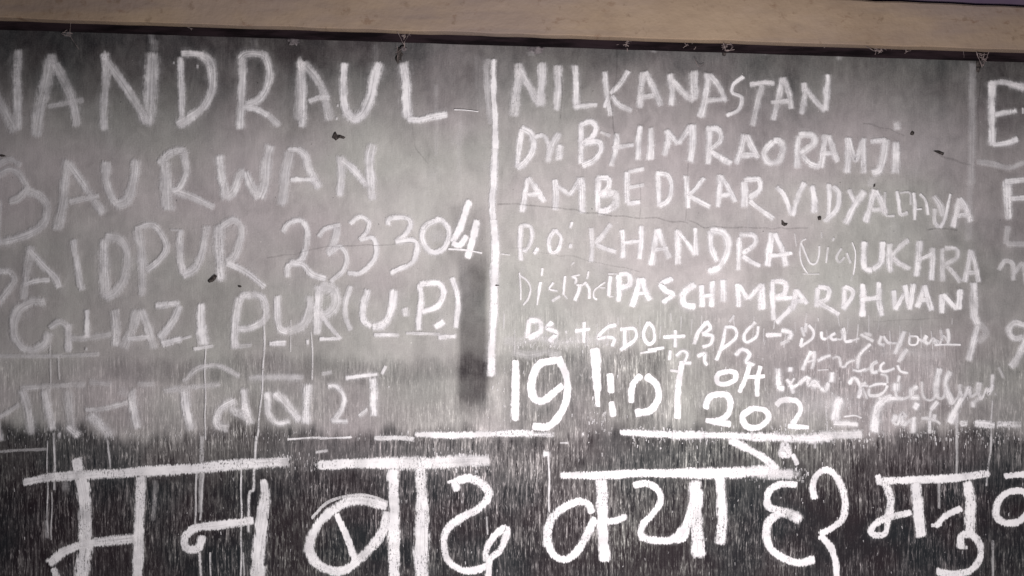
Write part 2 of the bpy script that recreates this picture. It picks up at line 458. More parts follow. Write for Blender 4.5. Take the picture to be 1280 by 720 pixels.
writing('second line of large smudged capitals on the left half', '''
a2 36,.5:-10,80 50,50 100,70 135,130|30,.4:-10,30 50,0 110,30|34,.55:50,210 100,190 150,130|40,.55:130,150 200,180 240,240 220,320 150,370 60,400 -20,410|36,.4:-5,200 -8,420
a2 48,.5:345,0 330,100 320,220 290,350|40,.58:350,20 400,90 460,180 520,270|30,.58:350,210 420,195 500,180
a2 44,.65:535,10 535,100 560,180 590,220|50,.62:585,225 640,200 670,110 685,0
b2 62,.55:25,10 35,100 42,250|36,.62:-5,20 60,-35 120,-45 125,0 135,60 100,140 60,155|36,.62:70,155 150,180 270,235
b2 44,.72:300,-20 310,80 335,195|40,.62:335,195 375,150 400,80 425,60|40,.66:430,60 455,130 495,190|50,.62:500,190 525,120 535,0 555,-70
b2 52,.52:650,-40 630,60 625,140 610,225|38,.75:690,-55 730,-20 750,50 800,140|26,.9:655,100 780,98|25,.6:640,-50 700,-50
b2 42,.68:905,-20 910,80 900,180|38,.72:910,0 970,50 1035,130|46,.7:1065,-80 1048,0 1055,100 1062,200
''')
writing('third left line, smudged capitals followed by six digits', '''
a2 36,.52:-10,560 50,560 75,600 40,660 -10,720
a2 40,.48:160,430 140,540 120,700|36,.58:150,450 220,530 280,590 300,640|26,.62:120,625 180,605 250,600
a2 34,.7:370,400 385,500 400,590 415,650
a2 50,.6:525,400 525,520 530,690|46,.48:530,385 600,400 640,470 630,570 590,650 530,690
a2 50>34,.52:695,350 710,450 715,560 712,680|30,.62:680,345 760,325 810,370 835,440 800,500 735,555
b2 36,.68:105,350 100,450 115,540 120,570|40,.58:115,575 180,540 215,450 235,330|14,.5:55,348 95,352
b2 52,.66:300,330 300,450 310,600|40,.52:300,340 370,300 410,340 400,420 370,490 335,510|30,.72:340,515 430,560 525,635
*digit b2 28,.75:615,360 650,315 710,305 740,370 715,490 645,530 640,585|30,.68:650,515 715,525 760,570 830,595
*digit b2 26,.75:795,385 830,345 905,325|36,.6:890,340 870,410 840,470|24,.62:840,475 900,435 935,480 920,550 855,610
*digit c2 24,.85:150,320 200,285 245,310 235,360 200,400|24,.85:200,400 265,390 285,450 265,510 200,565 140,565
*digit c2 26,.9:340,325 350,295 430,290 455,320 430,370 380,410|26,.88:380,410 460,400 490,430 465,510 400,545 355,565
*digit c2 28,.9:590,300 530,330 510,390 540,450 590,460 635,420 645,350 610,305 580,300|70,.2:580,350 585,410
*digit c2 32,1.3:750,205 725,270 700,340 660,410|28,1.1:660,415 700,425 735,380|32,1.3:785,300 765,390 740,490|9,.9:640,445 740,455 810,465|6,.6:905,468 950,472
''')
writing('fourth left line of smudged capitals ending in brackets', '''
a3 44,.52:230,30 160,30 90,80 75,180 110,250 170,270 230,240 250,180|30,.48:250,160 300,130 340,150|34,.68:345,140 345,280
a3 20>30,.85:438,70 438,210|30,.35:360,210 440,210 560,190|40,.58:575,70 585,160 580,250|16,.6:435,265
a3 50,.52:690,70 670,150 620,260|44,.52:710,70 740,150 775,260|26,.62:640,215 750,205
a3 30,.8:780,50 900,35|36,.68:900,50 870,120 800,210|34,.82:810,240 910,215|14,.5:910,215 960,200
b3 36>48,.85:208,40 210,150 218,245
b3 38,.68:400,10 380,120 375,260|36,.64:400,0 500,0 530,60 520,120 450,160 390,165
b3 34,.66:590,0 590,100 600,160 640,180|44,.48:640,180 720,140 750,60 750,0
b3 40,.7:795,-50 790,100 785,190|50,.55:800,-50 870,-30 880,40 840,90 800,90|24,.6:810,100 880,190
*bracket c3 26,.6:155,-50 130,30 130,110 155,170
c3 34,.9:240,-30 215,60 220,120 260,155|40,.95:260,155 320,140 360,60 370,-30
*full_stop c3 34,.7:425,60 430,100
c3 28,1:500,-60 505,30 495,120 495,170|28,1:500,-60 590,-65 620,-20 590,50 510,80|30,.95:575,155 620,130
*bracket c3 26,.9:660,-92 688,12 680,160
''')
writing('broken faint ruled line under the fourth left line', '''
a3 22,.35:0,300 150,300 330,298 500,290
b3 18,.6:170,265 270,250|22,.35:360,255 460,245|26,.8:550,238 630,235|24,.9:740,230|18,.9:800,215 900,212|18,.7:880,185 905,215
c3 20,.7:270,195 395,195|14,.5:430,185 600,190|26,.7:595,205 680,200
''', name='dash')
writing('small faded Hindi line on the left half', '''
a3 24,.5:-10,610 60,570 100,540|30,.6:-20,600 10,720|30,.4:110,460 260,450 430,440|44,.62:115,470 140,560 160,690
a3 44,.68:225,470 245,560 265,670
a3 50,.42:345,470 355,600 370,680|36,.85:340,650 400,700|30,.85:300,695
a3 26,.62:430,570 530,560 640,530|60,.72:450,590 500,640 550,700|44,.85:660,470 670,560 690,660|30,.32:450,430 560,440|30,.3:690,440 780,440|40,.3:600,470 640,500
b3 42,.95:125,470 135,560 160,670|30,.42:20,475 130,460 300,440|26,.55:120,430 180,370 240,350 300,350 400,400
b3 44,.8:380,520 300,570 290,640 340,660|40,.9:420,465 430,560 455,640|36,.6:350,560 400,590 440,620
b3 34,.85:535,480 550,590 590,635 650,625|44,.8:580,480 650,560 700,620|44,.95:740,440 735,540 730,635|32,.45:440,410 560,405 720,405
b3 28,.8:840,450 880,450 920,500 910,570 860,630|22,.8:860,625 940,625
c3 36,1:265,410 270,500 270,600|22,.8:195,600 240,565|22,1.1:130,410 200,400 290,390|20,.55:10,390 60,380|16,.6:310,390 330,350|10,.8:345,455
''', grain=.6, op=1.0, soft=.8)
writing('top line of capitals on the right half', '''
d1 44,.62:190,120 190,200 178,300 168,380|40,.62:200,150 250,240 300,330|44,.68:310,115 308,220 300,330
d1 38,.62:388,130 390,230 382,350
d1 34,.72:475,130 480,230 480,340|26,.62:470,340 530,330 585,325
d1 28,.68:622,160 630,250 650,380|26,.62:740,155 700,220 650,270|28,.62:655,280 700,330 760,355|16,.8:640,280 620,340
d1 36,.62:815,165 805,240 795,340|34,.62:825,160 860,230 905,330|26,.55:790,290 870,280
e1 34,.62:150,170 158,250 155,330|34,.62:160,200 210,260 270,305|46,.62:265,160 268,230 270,300
e1 36,.66:335,170 330,260 300,385|30,.62:345,175 390,230 430,310|30,.56:325,305 430,295
e1 20,.75:515,185 465,225 460,265 505,290 490,350 430,380
e1 24,.66:550,225 620,215 670,220|34,.5:610,225 585,320 560,430
e1 30,.6:710,190 690,290 665,400|28,.6:715,190 745,270 755,345|24,.5:655,315 745,305
e1 30,.6:820,215 822,290 805,370|28,.62:825,240 870,300 925,355|34,.66:940,175 932,260 925,355
''', sw=1.18, op=1.08)
writing('second line of capitals on the right half', '''
d1 30,.9:210,445 195,540 185,640|34,.85:205,440 255,470 265,540 235,600 185,645
d1 24,.68:270,490 320,480 345,540 340,600|36,.62:395,465 360,530 340,610
*full_stop d1 34,.85:400,525 393,600
d1 30,.92:505,420 505,520 505,620|28,.88:500,430 550,410 580,440 560,490 510,520|32,.88:520,515 590,510 605,550 570,600 510,630|18,.5:600,460 650,480
d1 28,.72:685,470 680,540 655,630|28,.88:800,430 790,520 790,600|20,.62:660,540 770,525
d1 28>40,.72:855,440 855,520 850,600
e1 30,.78:135,450 140,510 120,580|28,.74:130,455 190,520|28,.74:190,520 255,430|38,.78:260,425 260,520 250,610
e1 32,.82:345,440 345,530 340,620|30,.82:330,445 390,450 400,500 350,550|30,.78:350,555 400,590 455,620
e1 34,.72:520,475 505,540 480,620|32,.7:530,480 555,530 590,590|28,.65:500,580 580,575
e1 34,.74:665,505 620,560 640,610 690,605 715,550 700,510 665,505
e1 34,.74:790,480 785,550 785,640|32,.72:790,475 860,480 865,520 800,570|28,.72:805,575 850,620 900,635
e1 34,.72:925,475 915,550 900,640|30,.7:940,480 960,540 985,610|24,.65:905,570 980,565
f1 34,.75:75,490 78,570 70,665|26,.7:80,495 115,600 150,500|32,.75:155,490 155,580 155,665
f1 24,.82:190,510 265,500|40,.76:265,500 255,580 235,650 195,665|36,.25:200,690 185,730
f1 40,.82:318,510 315,590 312,665|46,.6:305,432 335,430
''', sw=1.18, op=1.08)
writing('third line of capitals on the right half', '''
d2 30,.9:240,90 225,170 210,260|30,.85:240,90 285,150 320,210|26,.8:235,175 300,165
d2 30,.85:375,100 380,180 375,250|24,.8:385,130 450,175|24,.8:450,175 500,100|34,.9:505,90 510,170 512,265
d2 30,.9:590,90 588,170 590,255|28,.85:585,90 640,95 640,140 600,180|40,.82:610,170 670,170 675,220 640,250 590,255
d2 30,.9:735,60 732,150 735,215|22,.62:740,60 820,45|18,.6:740,140 820,125|24,.85:735,220 800,210
e2 28,.88:88,62 92,150 95,230|28,.82:80,68 140,80 155,140 140,200 95,230
e2 26,.88:230,80 235,160 240,240|24,.82:320,90 280,140 240,180|26,.82:245,180 300,210 350,235
e2 30,.84:400,75 395,160 385,235|28,.78:400,80 440,140 475,210|22,.72:400,180 455,170
e2 38,.82:520,110 520,180 522,235|28,.8:520,100 590,100 595,150 545,190|26,.8:545,205 600,250 665,295
e2 26,.84:680,135 720,180 755,275|28,.84:820,115 785,190 760,280
e2 30>40,.84:855,130 870,200 868,265
f2 26,.78:-20,120 -15,200 -20,290|28,.78:0,130 30,160 30,220 10,260 -40,310
f2 28,.78:80,150 105,200 120,220|36,.78:160,155 110,230 65,320
f2 32,.74:210,150 190,220 165,310|32,.74:215,155 240,200 265,270|24,.65:195,250 260,245
F8 28,.55:205,160 200,280 210,390 300,400
F8 38,.82:320,150 340,260 360,380 430,370|24,.45:350,170 450,170 460,290
F8 36,.82:490,170 500,280 500,440|32,.76:550,180 610,250 635,390|13,.95:510,335 570,332
F8 60,.55:690,200 760,300 780,400|44,.55:700,330 700,460 740,520|26>42,.8:855,180 830,300 800,430 750,520
f2 32,.78:635,190 620,260 600,335|30,.74:635,190 665,240 690,310|24,.72:620,280 690,270
''', sw=1.18, op=1.08)
writing('fourth line on the right half, capitals with a word in brackets', '''
d2 26,.88:205,330 200,420 205,500|24,.84:200,330 250,333 258,390 240,440 212,455
*full_stop d2 24,.85:290,440 270,470
d2 22,.85:375,350 345,400 355,460 390,450 405,390 375,350
*colon d2 18,.88:460,310 450,340|18,.85:455,420 450,440|10,.6:470,510 455,525
d2 26,.68:555,340 560,420 555,510|26,.62:655,320 610,380 575,420|26,.66:580,425 630,445 680,460
d2 28,.84:710,350 715,420 712,490|30,.84:805,330 805,410 795,495|22,.78:715,415 800,405
e2 30,.84:85,350 70,430 55,525|30,.84:90,345 115,420 145,490|22,.75:70,450 140,440
e2 30,.84:185,350 188,430 190,520|24,.8:190,360 240,420 275,475|26,.82:275,340 278,410 278,475
e2 30,.88:350,355 358,440 385,510|36,.82:350,350 420,370 440,440 400,530 340,560
e2 28,.84:495,385 492,470 490,550|28,.82:495,375 565,380 570,420 510,470|26,.8:510,480 555,510 600,530
e2 34,.9:655,365 645,440 635,530|30,.9:670,370 705,440 730,530|22,.85:640,480 700,475 760,465
*bracket G8 14,.4:105,90 125,220|16,.78:215,145 165,180 155,300 180,420 230,500|13,.5:180,495 350,505
G8 20,.8:165,190 220,320 260,390 310,390 340,310 350,220
G8 20,.7:490,135 480,170|22,.72:435,230 415,390|14,.35:370,80 372,140
G8 24,.66:570,240 520,330 550,380 600,330|24,.66:620,290 640,340 660,390
*bracket G8 15,.9:670,185 705,280 705,400 685,510|13,.35:685,510 670,570
f2 30,1:160,410 155,490 165,545 200,550|30,.95:200,550 240,510 250,410
f2 32,.74:285,420 285,500 290,560|26,.68:380,400 330,440 300,480|28,.68:300,490 340,520 390,545
f2 32,.76:435,405 430,490 420,580|30,.8:500,440 500,520 495,600|22,.7:430,500 500,470
f2 28,.58:550,440 550,520 550,605|26,.55:560,440 620,445 620,490 560,525|24,.55:570,530 610,570 640,610
f2 28,.7:690,450 680,520 660,610|28,.66:690,455 715,530 730,610|22,.6:670,565 725,560
''', sw=1.18, op=1.08)
writing('fifth line on the right half, thin small letters then bright capitals', '''
E8 16,.8:75,165 80,280 85,440|18,.76:80,190 150,240 185,320 160,420 110,490
E8 24,.75:305,120 295,200|34>15,.88:285,260 265,380 250,490
E8 24,.82:415,265 375,330 455,350|28,.8:480,400 400,450
E8 24,.82:530,200 520,300 515,390|18,.5:515,390 550,430
E8 26,.7:600,205 640,230 630,280|38,.8:680,290 660,370 625,445|15,.6:590,200 680,185|22,.7:640,290 700,290 740,260
E8 20,.75:770,150 755,230|28,.82:740,280 770,330 770,425
E8 20,.78:930,260 860,310 820,350 820,410 850,430|14,.6:870,320 930,320
E8 36,.88:985,205 970,300 965,400|15,.6:960,180 1050,180|14,.6:965,405 1010,400
q2 21,1.1:400,310 402,360 398,410|21,1.05:400,310 435,310 440,345 405,360
q2 22,1:480,325 465,380 450,430|22,1:485,325 500,370 515,405|15,.9:465,380 510,378
q2 21,1.1:600,325 560,345 575,370 600,385 565,415
q2 25,1.1:685,345 645,375 645,420 685,430
q2 20,1:710,350 712,430|20,1:750,335 748,430|16,.95:712,390 750,385
q2 24,.75:790,330 792,410
q2 21,.92:845,345 848,430|19,.88:850,350 885,400|27,.84:935,345 935,440|18,.8:885,400 930,350
h2 21,.9:15,335 15,410 20,480|20,.88:10,335 60,340 60,380 20,400|20,.82:20,400 100,400 80,440 30,490
h2 21,.78:105,365 90,440|21,.76:105,365 145,420|16,.7:95,410 135,408
h2 20,.8:185,360 180,430|20,.76:185,355 225,365 220,400 190,415|18,.76:190,415 265,460
h2 20,.74:285,355 285,430|20,.72:285,355 315,370 310,400 280,440
h2 22,.92:355,345 352,465|22,.88:415,340 415,410 425,465|18,.9:345,405 415,395
h2 20,.86:470,370 475,440|18,.84:475,440 510,380|20,.84:510,350 530,440|20,.84:530,440 545,345
h2 21,.84:585,350 570,400 555,430|21,.84:585,350 610,445|16,.8:570,405 600,405
h2 23,.84:650,385 650,455|21,.84:655,385 705,440|23,.86:720,365 712,440
''', sw=1.18, op=1.2, soft=.65, halo=.35)
writing('sixth line on the right half, thin initials joined by plus signs and an arrow', '''
d3 22,.95:245,120 235,210|28,.9:245,120 300,130 300,180 240,210
d3 24,.95:360,130 335,160 380,185 345,225
*plus_sign d3 18,1:520,130 518,235|18,1:475,175 550,165|16,.8:430,180|16,.8:430,225 440,230
d3 18,1:680,145 630,160 590,210 640,205 670,215 660,250
d3 18,1:725,165 720,270|18,1:700,165 770,165 775,215 700,270
d3 17,1:840,130 815,190 840,240 870,220 865,160 840,130|14,1:840,270 920,258|10,.8:800,285 880,275
*plus_sign e3 18,1:175,170 175,255|18,1:115,205 225,200
e3 20,.85:330,130 290,180 270,240|20,.85:330,125 350,160 310,190|20,.85:310,190 360,200 350,240 310,255
e3 18,.88:425,160 410,240 380,320|20,.88:420,155 470,160 475,210 400,270|12,.5:470,95 445,130
e3 18,.76:575,130 520,190 530,230 580,200 590,150
*arrow A8 44,1:135,230 290,225|50,.85:290,180 380,210 370,270|36,.4:370,280 280,320
A8 28,.55:540,110 530,200|28,.78:560,130 610,190 600,260 520,320 480,350|34,.75:500,260 480,340|28,.5:490,150 520,240
A8 30,.85:690,195 695,260 740,270|22,.6:740,270 780,240 800,275
A8 30,.8:830,210 785,240 800,275 850,270
A8 34,.85:905,160 920,220 930,290 1000,285|18,.5:880,180 890,220|22,.6:850,270 890,270 905,200|22,.55:1000,285 1070,260
A8 36,.5:1080,220 1150,260 1210,290|36,.45:1110,210 1190,230|40,.7:1180,320 1110,380 1060,450 1050,560
B8 36,.68:170,240 150,310 200,330|32,.66:190,240 230,300 270,310|24,.6:270,310 320,310
B8 50,.66:400,190 360,290 300,420|22,.76:450,240 530,250 520,320 450,320 450,245|36,.5:430,370 360,480
B8 40,.88:620,235 600,290 640,320|34,.66:680,290 730,290 700,320|24,.6:540,270 600,300|26,.6:640,320 690,260 740,330 790,240 840,320
B8 40,.66:830,170 840,250 830,320|34,.4:760,180 780,290|20,.88:700,330 880,325 960,322
''', sw=1.18, op=1.2, soft=.65, halo=.35)
writing('crowded small handwriting at the lower right of the sixth line', '''
*digit e3 14,.9:150,270 145,320|16,.95:180,300 210,275 235,290 225,330 255,335
*digit e3 16,.95:285,300 320,290 320,325 335,345
*digit e3 18,1:475,295 510,265 545,290 530,330 570,345
A8 38,.72:590,390 540,480 500,580|32,.72:615,390 615,480 590,570|24,.6:540,500 620,480
A8 32,.78:650,490 720,450 780,430|28,.7:800,460 860,450 885,550|13,.5:650,580 760,575
A8 28,.7:920,550 960,500 1020,480|26,.8:1000,575 1060,590 1130,570|24,.6:885,550 920,545|30,.55:1060,450 1050,570
B8 34,.88:130,490 75,530 80,600 130,595|24,.55:-10,590 60,560|24,.6:130,595 165,560|26,.82:200,500 160,540 170,590 230,590 300,560
B8 38,.6:430,370 380,420 340,500|26,.88:330,530 360,590 440,610
C8 50,1:100,40 100,140 110,230 160,245
C8 40,1:220,30 220,75|34,.92:180,150 220,200 250,290|20,.8:260,140 200,230
C8 44,.98:300,200 370,145 420,150|66,.92:430,200 500,200|30,.8:250,230 300,200 380,150 400,220 460,170 520,240
C8 44,.8:520,240 570,260 600,190|50,.95:635,80 630,180
C8 34,.98:805,200 850,140 890,170 920,250 900,340|38,.8:930,210 980,190|22,.5:940,230 990,350|24,.7:900,300 930,220 1000,220
C8 28,.88:1000,230 1080,200 1180,200|26,.85:1190,210 1160,270 1100,310 1010,310 1005,240|22,.7:1120,100 1180,120 1190,190
*digit C8 90,.95:720,340 680,430 660,560|50,.85:650,590 900,600|15,.7:750,520 860,510 930,540
*bracket C8 80,.85:1230,320 1130,380 1070,500 1060,680
D8 70,.85:150,190 150,270|34,.88:60,340 220,345|30,.7:190,110 170,180|26,.6:150,260 160,320 220,345 300,320|26,.6:-20,340 60,350
D8 50,.82:370,220 310,260 320,330 390,330|34,.5:410,170 420,300 450,350|24,.55:450,350 500,360 560,320
D8 56,.76:590,40 560,180 560,330|44,.85:570,370 500,460
D8 52,.76:690,70 650,190 690,330 715,400|24,.5:560,330 620,340 650,240|24,.5:715,400 770,330 790,270
D8 40,.6:790,200 790,280|56,.5:880,220 880,300|28,.6:790,270 830,330 880,230 900,320 960,290
D8 48,.66:980,180 970,290|46,.6:1000,330|56,.6:930,370 920,430|28,.6:970,280 1010,340 1060,240 1080,300 1120,200|30,.5:1000,330 930,380
D8 34,.55:1120,100 1110,250|28,.35:1180,30 1230,140|28,.4:1150,300
*slash D8 46>78,.9:820,330 760,440 690,590
D8 56,.8:160,510 120,580|48,.62:210,480 260,530|54,.66:200,580 260,590|30,.6:120,580 170,600 210,500 230,600 300,560|24,.5:300,560 350,530
D8 60,.88:370,390 340,450|48,.66:340,530 320,690
D8 44,.7:540,500 530,570|24,.6:410,545 480,530|30,.6:490,560 490,690|30,.6:500,460 490,560|26,.5:440,540 540,560 600,600
''', grain=.4, op=1.15, soft=.75, sw=1.3, halo=.5)
writing('bold bright date in the middle of the board', '''
*digit d3 38,1.3:178,325 178,450 175,620
*digit d3 38,1.3:380,320 300,340 260,420 265,500 310,525 360,490 410,445|36,1.3:390,310 430,400 435,500 400,590 340,650 265,650
*slash d3 54>36,1.3:572,265 580,350 583,420 585,470|26,1.1:585,450 588,550
*slash d3 32,1.3:650,390 655,480|32,1.1:655,530 665,600
*digit d3 32,1.3:800,395 760,450 755,530|36,1.3:830,400 880,440 890,510 850,570 780,585
*slash e3 30,1.3:210,330 190,450 185,610|14,.7:150,370 195,378
*digit e3 26,1.2:440,375 390,390 385,430 420,440 470,420 475,385 440,375
*digit e3 26,1.2:550,330 530,400 495,480|20,1.1:530,405 620,400|26,1:600,350 585,420 585,500
*digit e3 30,1.3:325,560 350,500 430,495 450,540 430,600 360,630|30,1.2:330,620 450,640
*digit e3 30,1.2:560,560 510,600 530,650 590,655 640,610 620,570 560,560
*digit e3 28,1.2:680,545 710,520 780,525 800,570 760,640|24,1.1:740,650 840,655
''', soft=.4, grain=.35, op=1.2, sw=1.04, halo=.1)
writing('first word of the large Hindi line along the bottom', '''
*headline a4 34>42,.95:125,250 250,225 420,215 600,205|42,1.05:600,205 800,192 960,183|44,1:960,183 1080,170 1200,160 1400,150|44,.9>.35:1400,150 1440,147
a4 44,1:385,135 400,190|56,.9:408,235 425,330 430,450 428,600 410,720 410,800|38,.9:250,655 320,600 420,560 530,545 665,530|30,.85:270,680 285,720 290,800
*stem a4 42,.95:707,225 700,400 695,550 690,720 690,820
b4 34,1.05:465,440 400,450 280,465 180,480 130,520 130,575 190,580 215,520
*stem b4 30>56,.92:520,240 530,310 518,400|56,.92:518,400 495,600 490,760
''', soft=.4, grain=.75, op=1.0, halo=.06)
writing('second word of the large Hindi line along the bottom', '''
*headline c4 36>50,1.1:-5,165 100,160 200,155 400,155|54,1:400,155 560,155|50,.85>.55:560,155 700,145 840,140
c4 38,.92:330,370 240,345 150,345 50,400 -20,480 -50,580 -20,650 50,690 120,690 190,640 270,560 320,480 335,400|12,.6:340,350 250,318 160,315 40,350 -40,430|26,1.1:85,410 130,510 175,635|34,.6:-50,520 -60,600
*stem c4 46,1.1:366,190 370,400 370,600 372,760
*stem c4 40>58,.85:505,180 512,400|58,.85:512,400 508,600 508,760
c4 34,1.1:685,290 680,250 740,230 800,250 845,310 800,375 720,420 645,470|28,1.1:645,470 620,530 635,630 700,685 770,690 830,670|14,.9:640,250 680,240|28,1:830,640 830,590 870,520 925,480 930,520 900,590 850,640 840,760
''', soft=.4, grain=.75, op=1.05, halo=.06)
writing('third word of the large Hindi line along the bottom', '''
*headline d4 30>36,1.2:405,215 600,215 800,205 960,205|38>50,1.15:960,205 1000,205 1200,205 1330,200|46,.9:1330,200 1480,190
d4 32,1.2:560,400 540,360 490,345 420,375 360,430 340,510 360,600 420,635 480,600 530,520 575,430|24,.85:330,470 330,570|46,1.2:607,240 612,400 615,520 622,640|28,1.05:635,445 680,440 730,420
d4 28,1.15:770,265 830,255 890,290 900,350 860,410 815,460 805,510 860,540 960,535 1020,520|28,1.15:960,535 1020,520 1055,380
e4 30,1.15:0,525 80,540 160,535 220,470 255,380 265,300|52,1:275,250 280,400 285,520 293,620
*stem e4 42,1:398,220 405,350 410,450 400,555
''', soft=.4, grain=.75, op=1.05, halo=.06)
writing('fourth word of the large Hindi line with its long slanting mark', '''
e4 28,1.15:780,262 700,260 640,300 640,370 700,390|44,.8:690,400 740,405 800,435|32,1.15:700,400 640,450 630,520 660,590 740,640 800,650 870,635
*vowel_mark e4 32,1:450,40 550,90 620,130 680,185|30,.8:700,120 720,60 740,110 700,110|20,.8:760,110 785,160|40,.7:640,210 760,210
f4 28,1.15:-90,330 -100,260 -70,205 -20,190 30,240 62,340 50,430 0,475 -60,510|28,1.15:-60,515 -10,570 15,650 25,770
''', soft=.4, grain=.7, op=1.05, halo=.06)
writing('fifth word of the large Hindi line, smaller than the others', '''
*headline f4 32,1.05:220,245 400,238 600,228 780,205|24,1:225,215 240,250
f4 34,1:265,255 290,340 280,420|26,1:280,430 260,505 200,510 195,480 250,435 390,400|42,1.05:415,255 425,350 440,520
f4 26,1:640,380 560,420 515,470|14,.8:495,465 545,462|42,1:672,250 690,350 685,500
*vowel_mark f4 30,1.05:640,580 645,520 690,510 735,560 735,630 690,690 600,710 520,695|16,.8:670,575
''', soft=.4, grain=.7, op=1.05, halo=.06)
writing('cut off letter at the right end of the large Hindi line', '''
*headline f4 26,1.05:860,220 960,210 1120,205
f4 28,1.05:990,370 960,300 880,300 825,350 820,420 870,455 940,440 990,370 1010,300|42,1:1030,220 1035,520
''', soft=.4, grain=.7, op=1.05, halo=.06)
writing('cut off lines of writing at the right edge beyond the faint upright line', '''
f1 36,.85:797,210 795,350 798,530|26,.72:785,215 860,215 960,240|26,.75:810,375 920,355|28,.82:800,525 870,515 925,495|8,.6:950,340 950,370|40,.35:880,225 960,240
f2 40,.85:870,110 875,200 880,300|28,.78:860,110 960,100 1040,95|24,.78:890,195 960,190 1020,188
f2 28,.32:875,330 865,420|28,.32:870,420 960,420 1040,418
f2 26,.42:830,550 860,505 900,520 905,600|24,.42:905,570 950,520 970,620
f3 30,.64:970,150 910,135 880,170 905,210 950,205|34,.66:985,150 960,230 910,330 890,355
''')
writing('long white line ruled upright between the two columns', '''
px 6>7,1.05:617,75 617,112 619,150 619,187|8,1.05:619,187 617,230 615,250 617,275|9.5,1.1:617,275 619,312 618,350 618,380|9,1.05:618,380 617,395 615,432 614,470|7,.35:610,74 608,90 610,125 613,155
''', name='ruled_line')
writing('faint smeared upright line near the right edge with a short cross line', '''
f1 36,.2:700,120 698,300 695,500 690,720|36,.15:690,720 680,850 680,1000
h2 28,.68:770,340 770,450 785,500|26,.68:785,500 765,570 750,630|26,.25:790,490 815,530 785,560
f1 28,.34:720,610 800,620 880,640 960,610
''', name='ruled_line')
writing('rough bright line ruled across above the large Hindi line', '''
c3 26>32,1.2:480,690 650,695 960,685 1070,688|10,.7:-160,712 -20,710 160,706|22,.7:275,710 400,708 470,715
d3 24,.6:270,690 370,690|18,.8:515,690|24>30,1.2:700,680 800,685 960,693|32,1:960,693 1160,695 1360,700|38,.9:1360,700 1600,712 1760,705
D8 56,.78:800,600 860,590|66,.85:940,590 1060,600 1130,620|56,.6:1170,600 1280,600 1400,610
f3 36,.6:-60,690 60,690 150,690|18,.5:0,705 150,700
a4 14,.32:0,98 100,90 240,85
b4 16,.6:780,100 840,92|6,.8:800,32 960,28
d4 28,.85:315,110 345,108|10,.6:400,55 440,55
d4 40,.35:-10,150 40,130
''', name='ruled_line', soft=.6, grain=.85, halo=.12)
writing('thin vertical scratches and runs of chalk down the lower half', '''
px 1.6,.9:258,428 257,470 257,550|5,.45:253,545 252,590 251,640|2.4,.7:246,590 245,660|2.2,.7:255,590 251,650
px 2,.9:330,385 331,420 329,475 322,545|3,.9:321,545 318,590 317,612 312,618 311,665
px 2,.85:302,580 302,640 302,720|1.6,.6:305,690 305,720
px 1.8,.7:390,415 391,475|1.5,.55:364,400 364,440
px 1.8,.5:64.5,430 64,480|2,.5:75,445 75,475
px 1.5,.7:60,550 60,665|2.5,.7:69,540 69,612|1.4,.7:65.5,615 65.5,675|4,.4:59,650 60,672
px 2.4,.65:136,550 138,586|6,.22:195,600 192,650
px 2.2,1:686,565 686,640|1.6,.4:686,640 685,665
px 3,.85:250,690 252,720|1.8,.8:264,690 264,720
px 3,.5:1195,515 1195,592|2.4,.6:1239,500 1237,560 1232,607|3,.45:1173,602 1173,635|3,.4:1240,675 1240,720
px 2,.7:609,645 609,668|12,.3:80,607 86,606|3,.6:1018,540 1018,560|2,.5:1033,500 1033,545
''', name='scratch', soft=.7, grain=.9, op=.85, halo=.15)

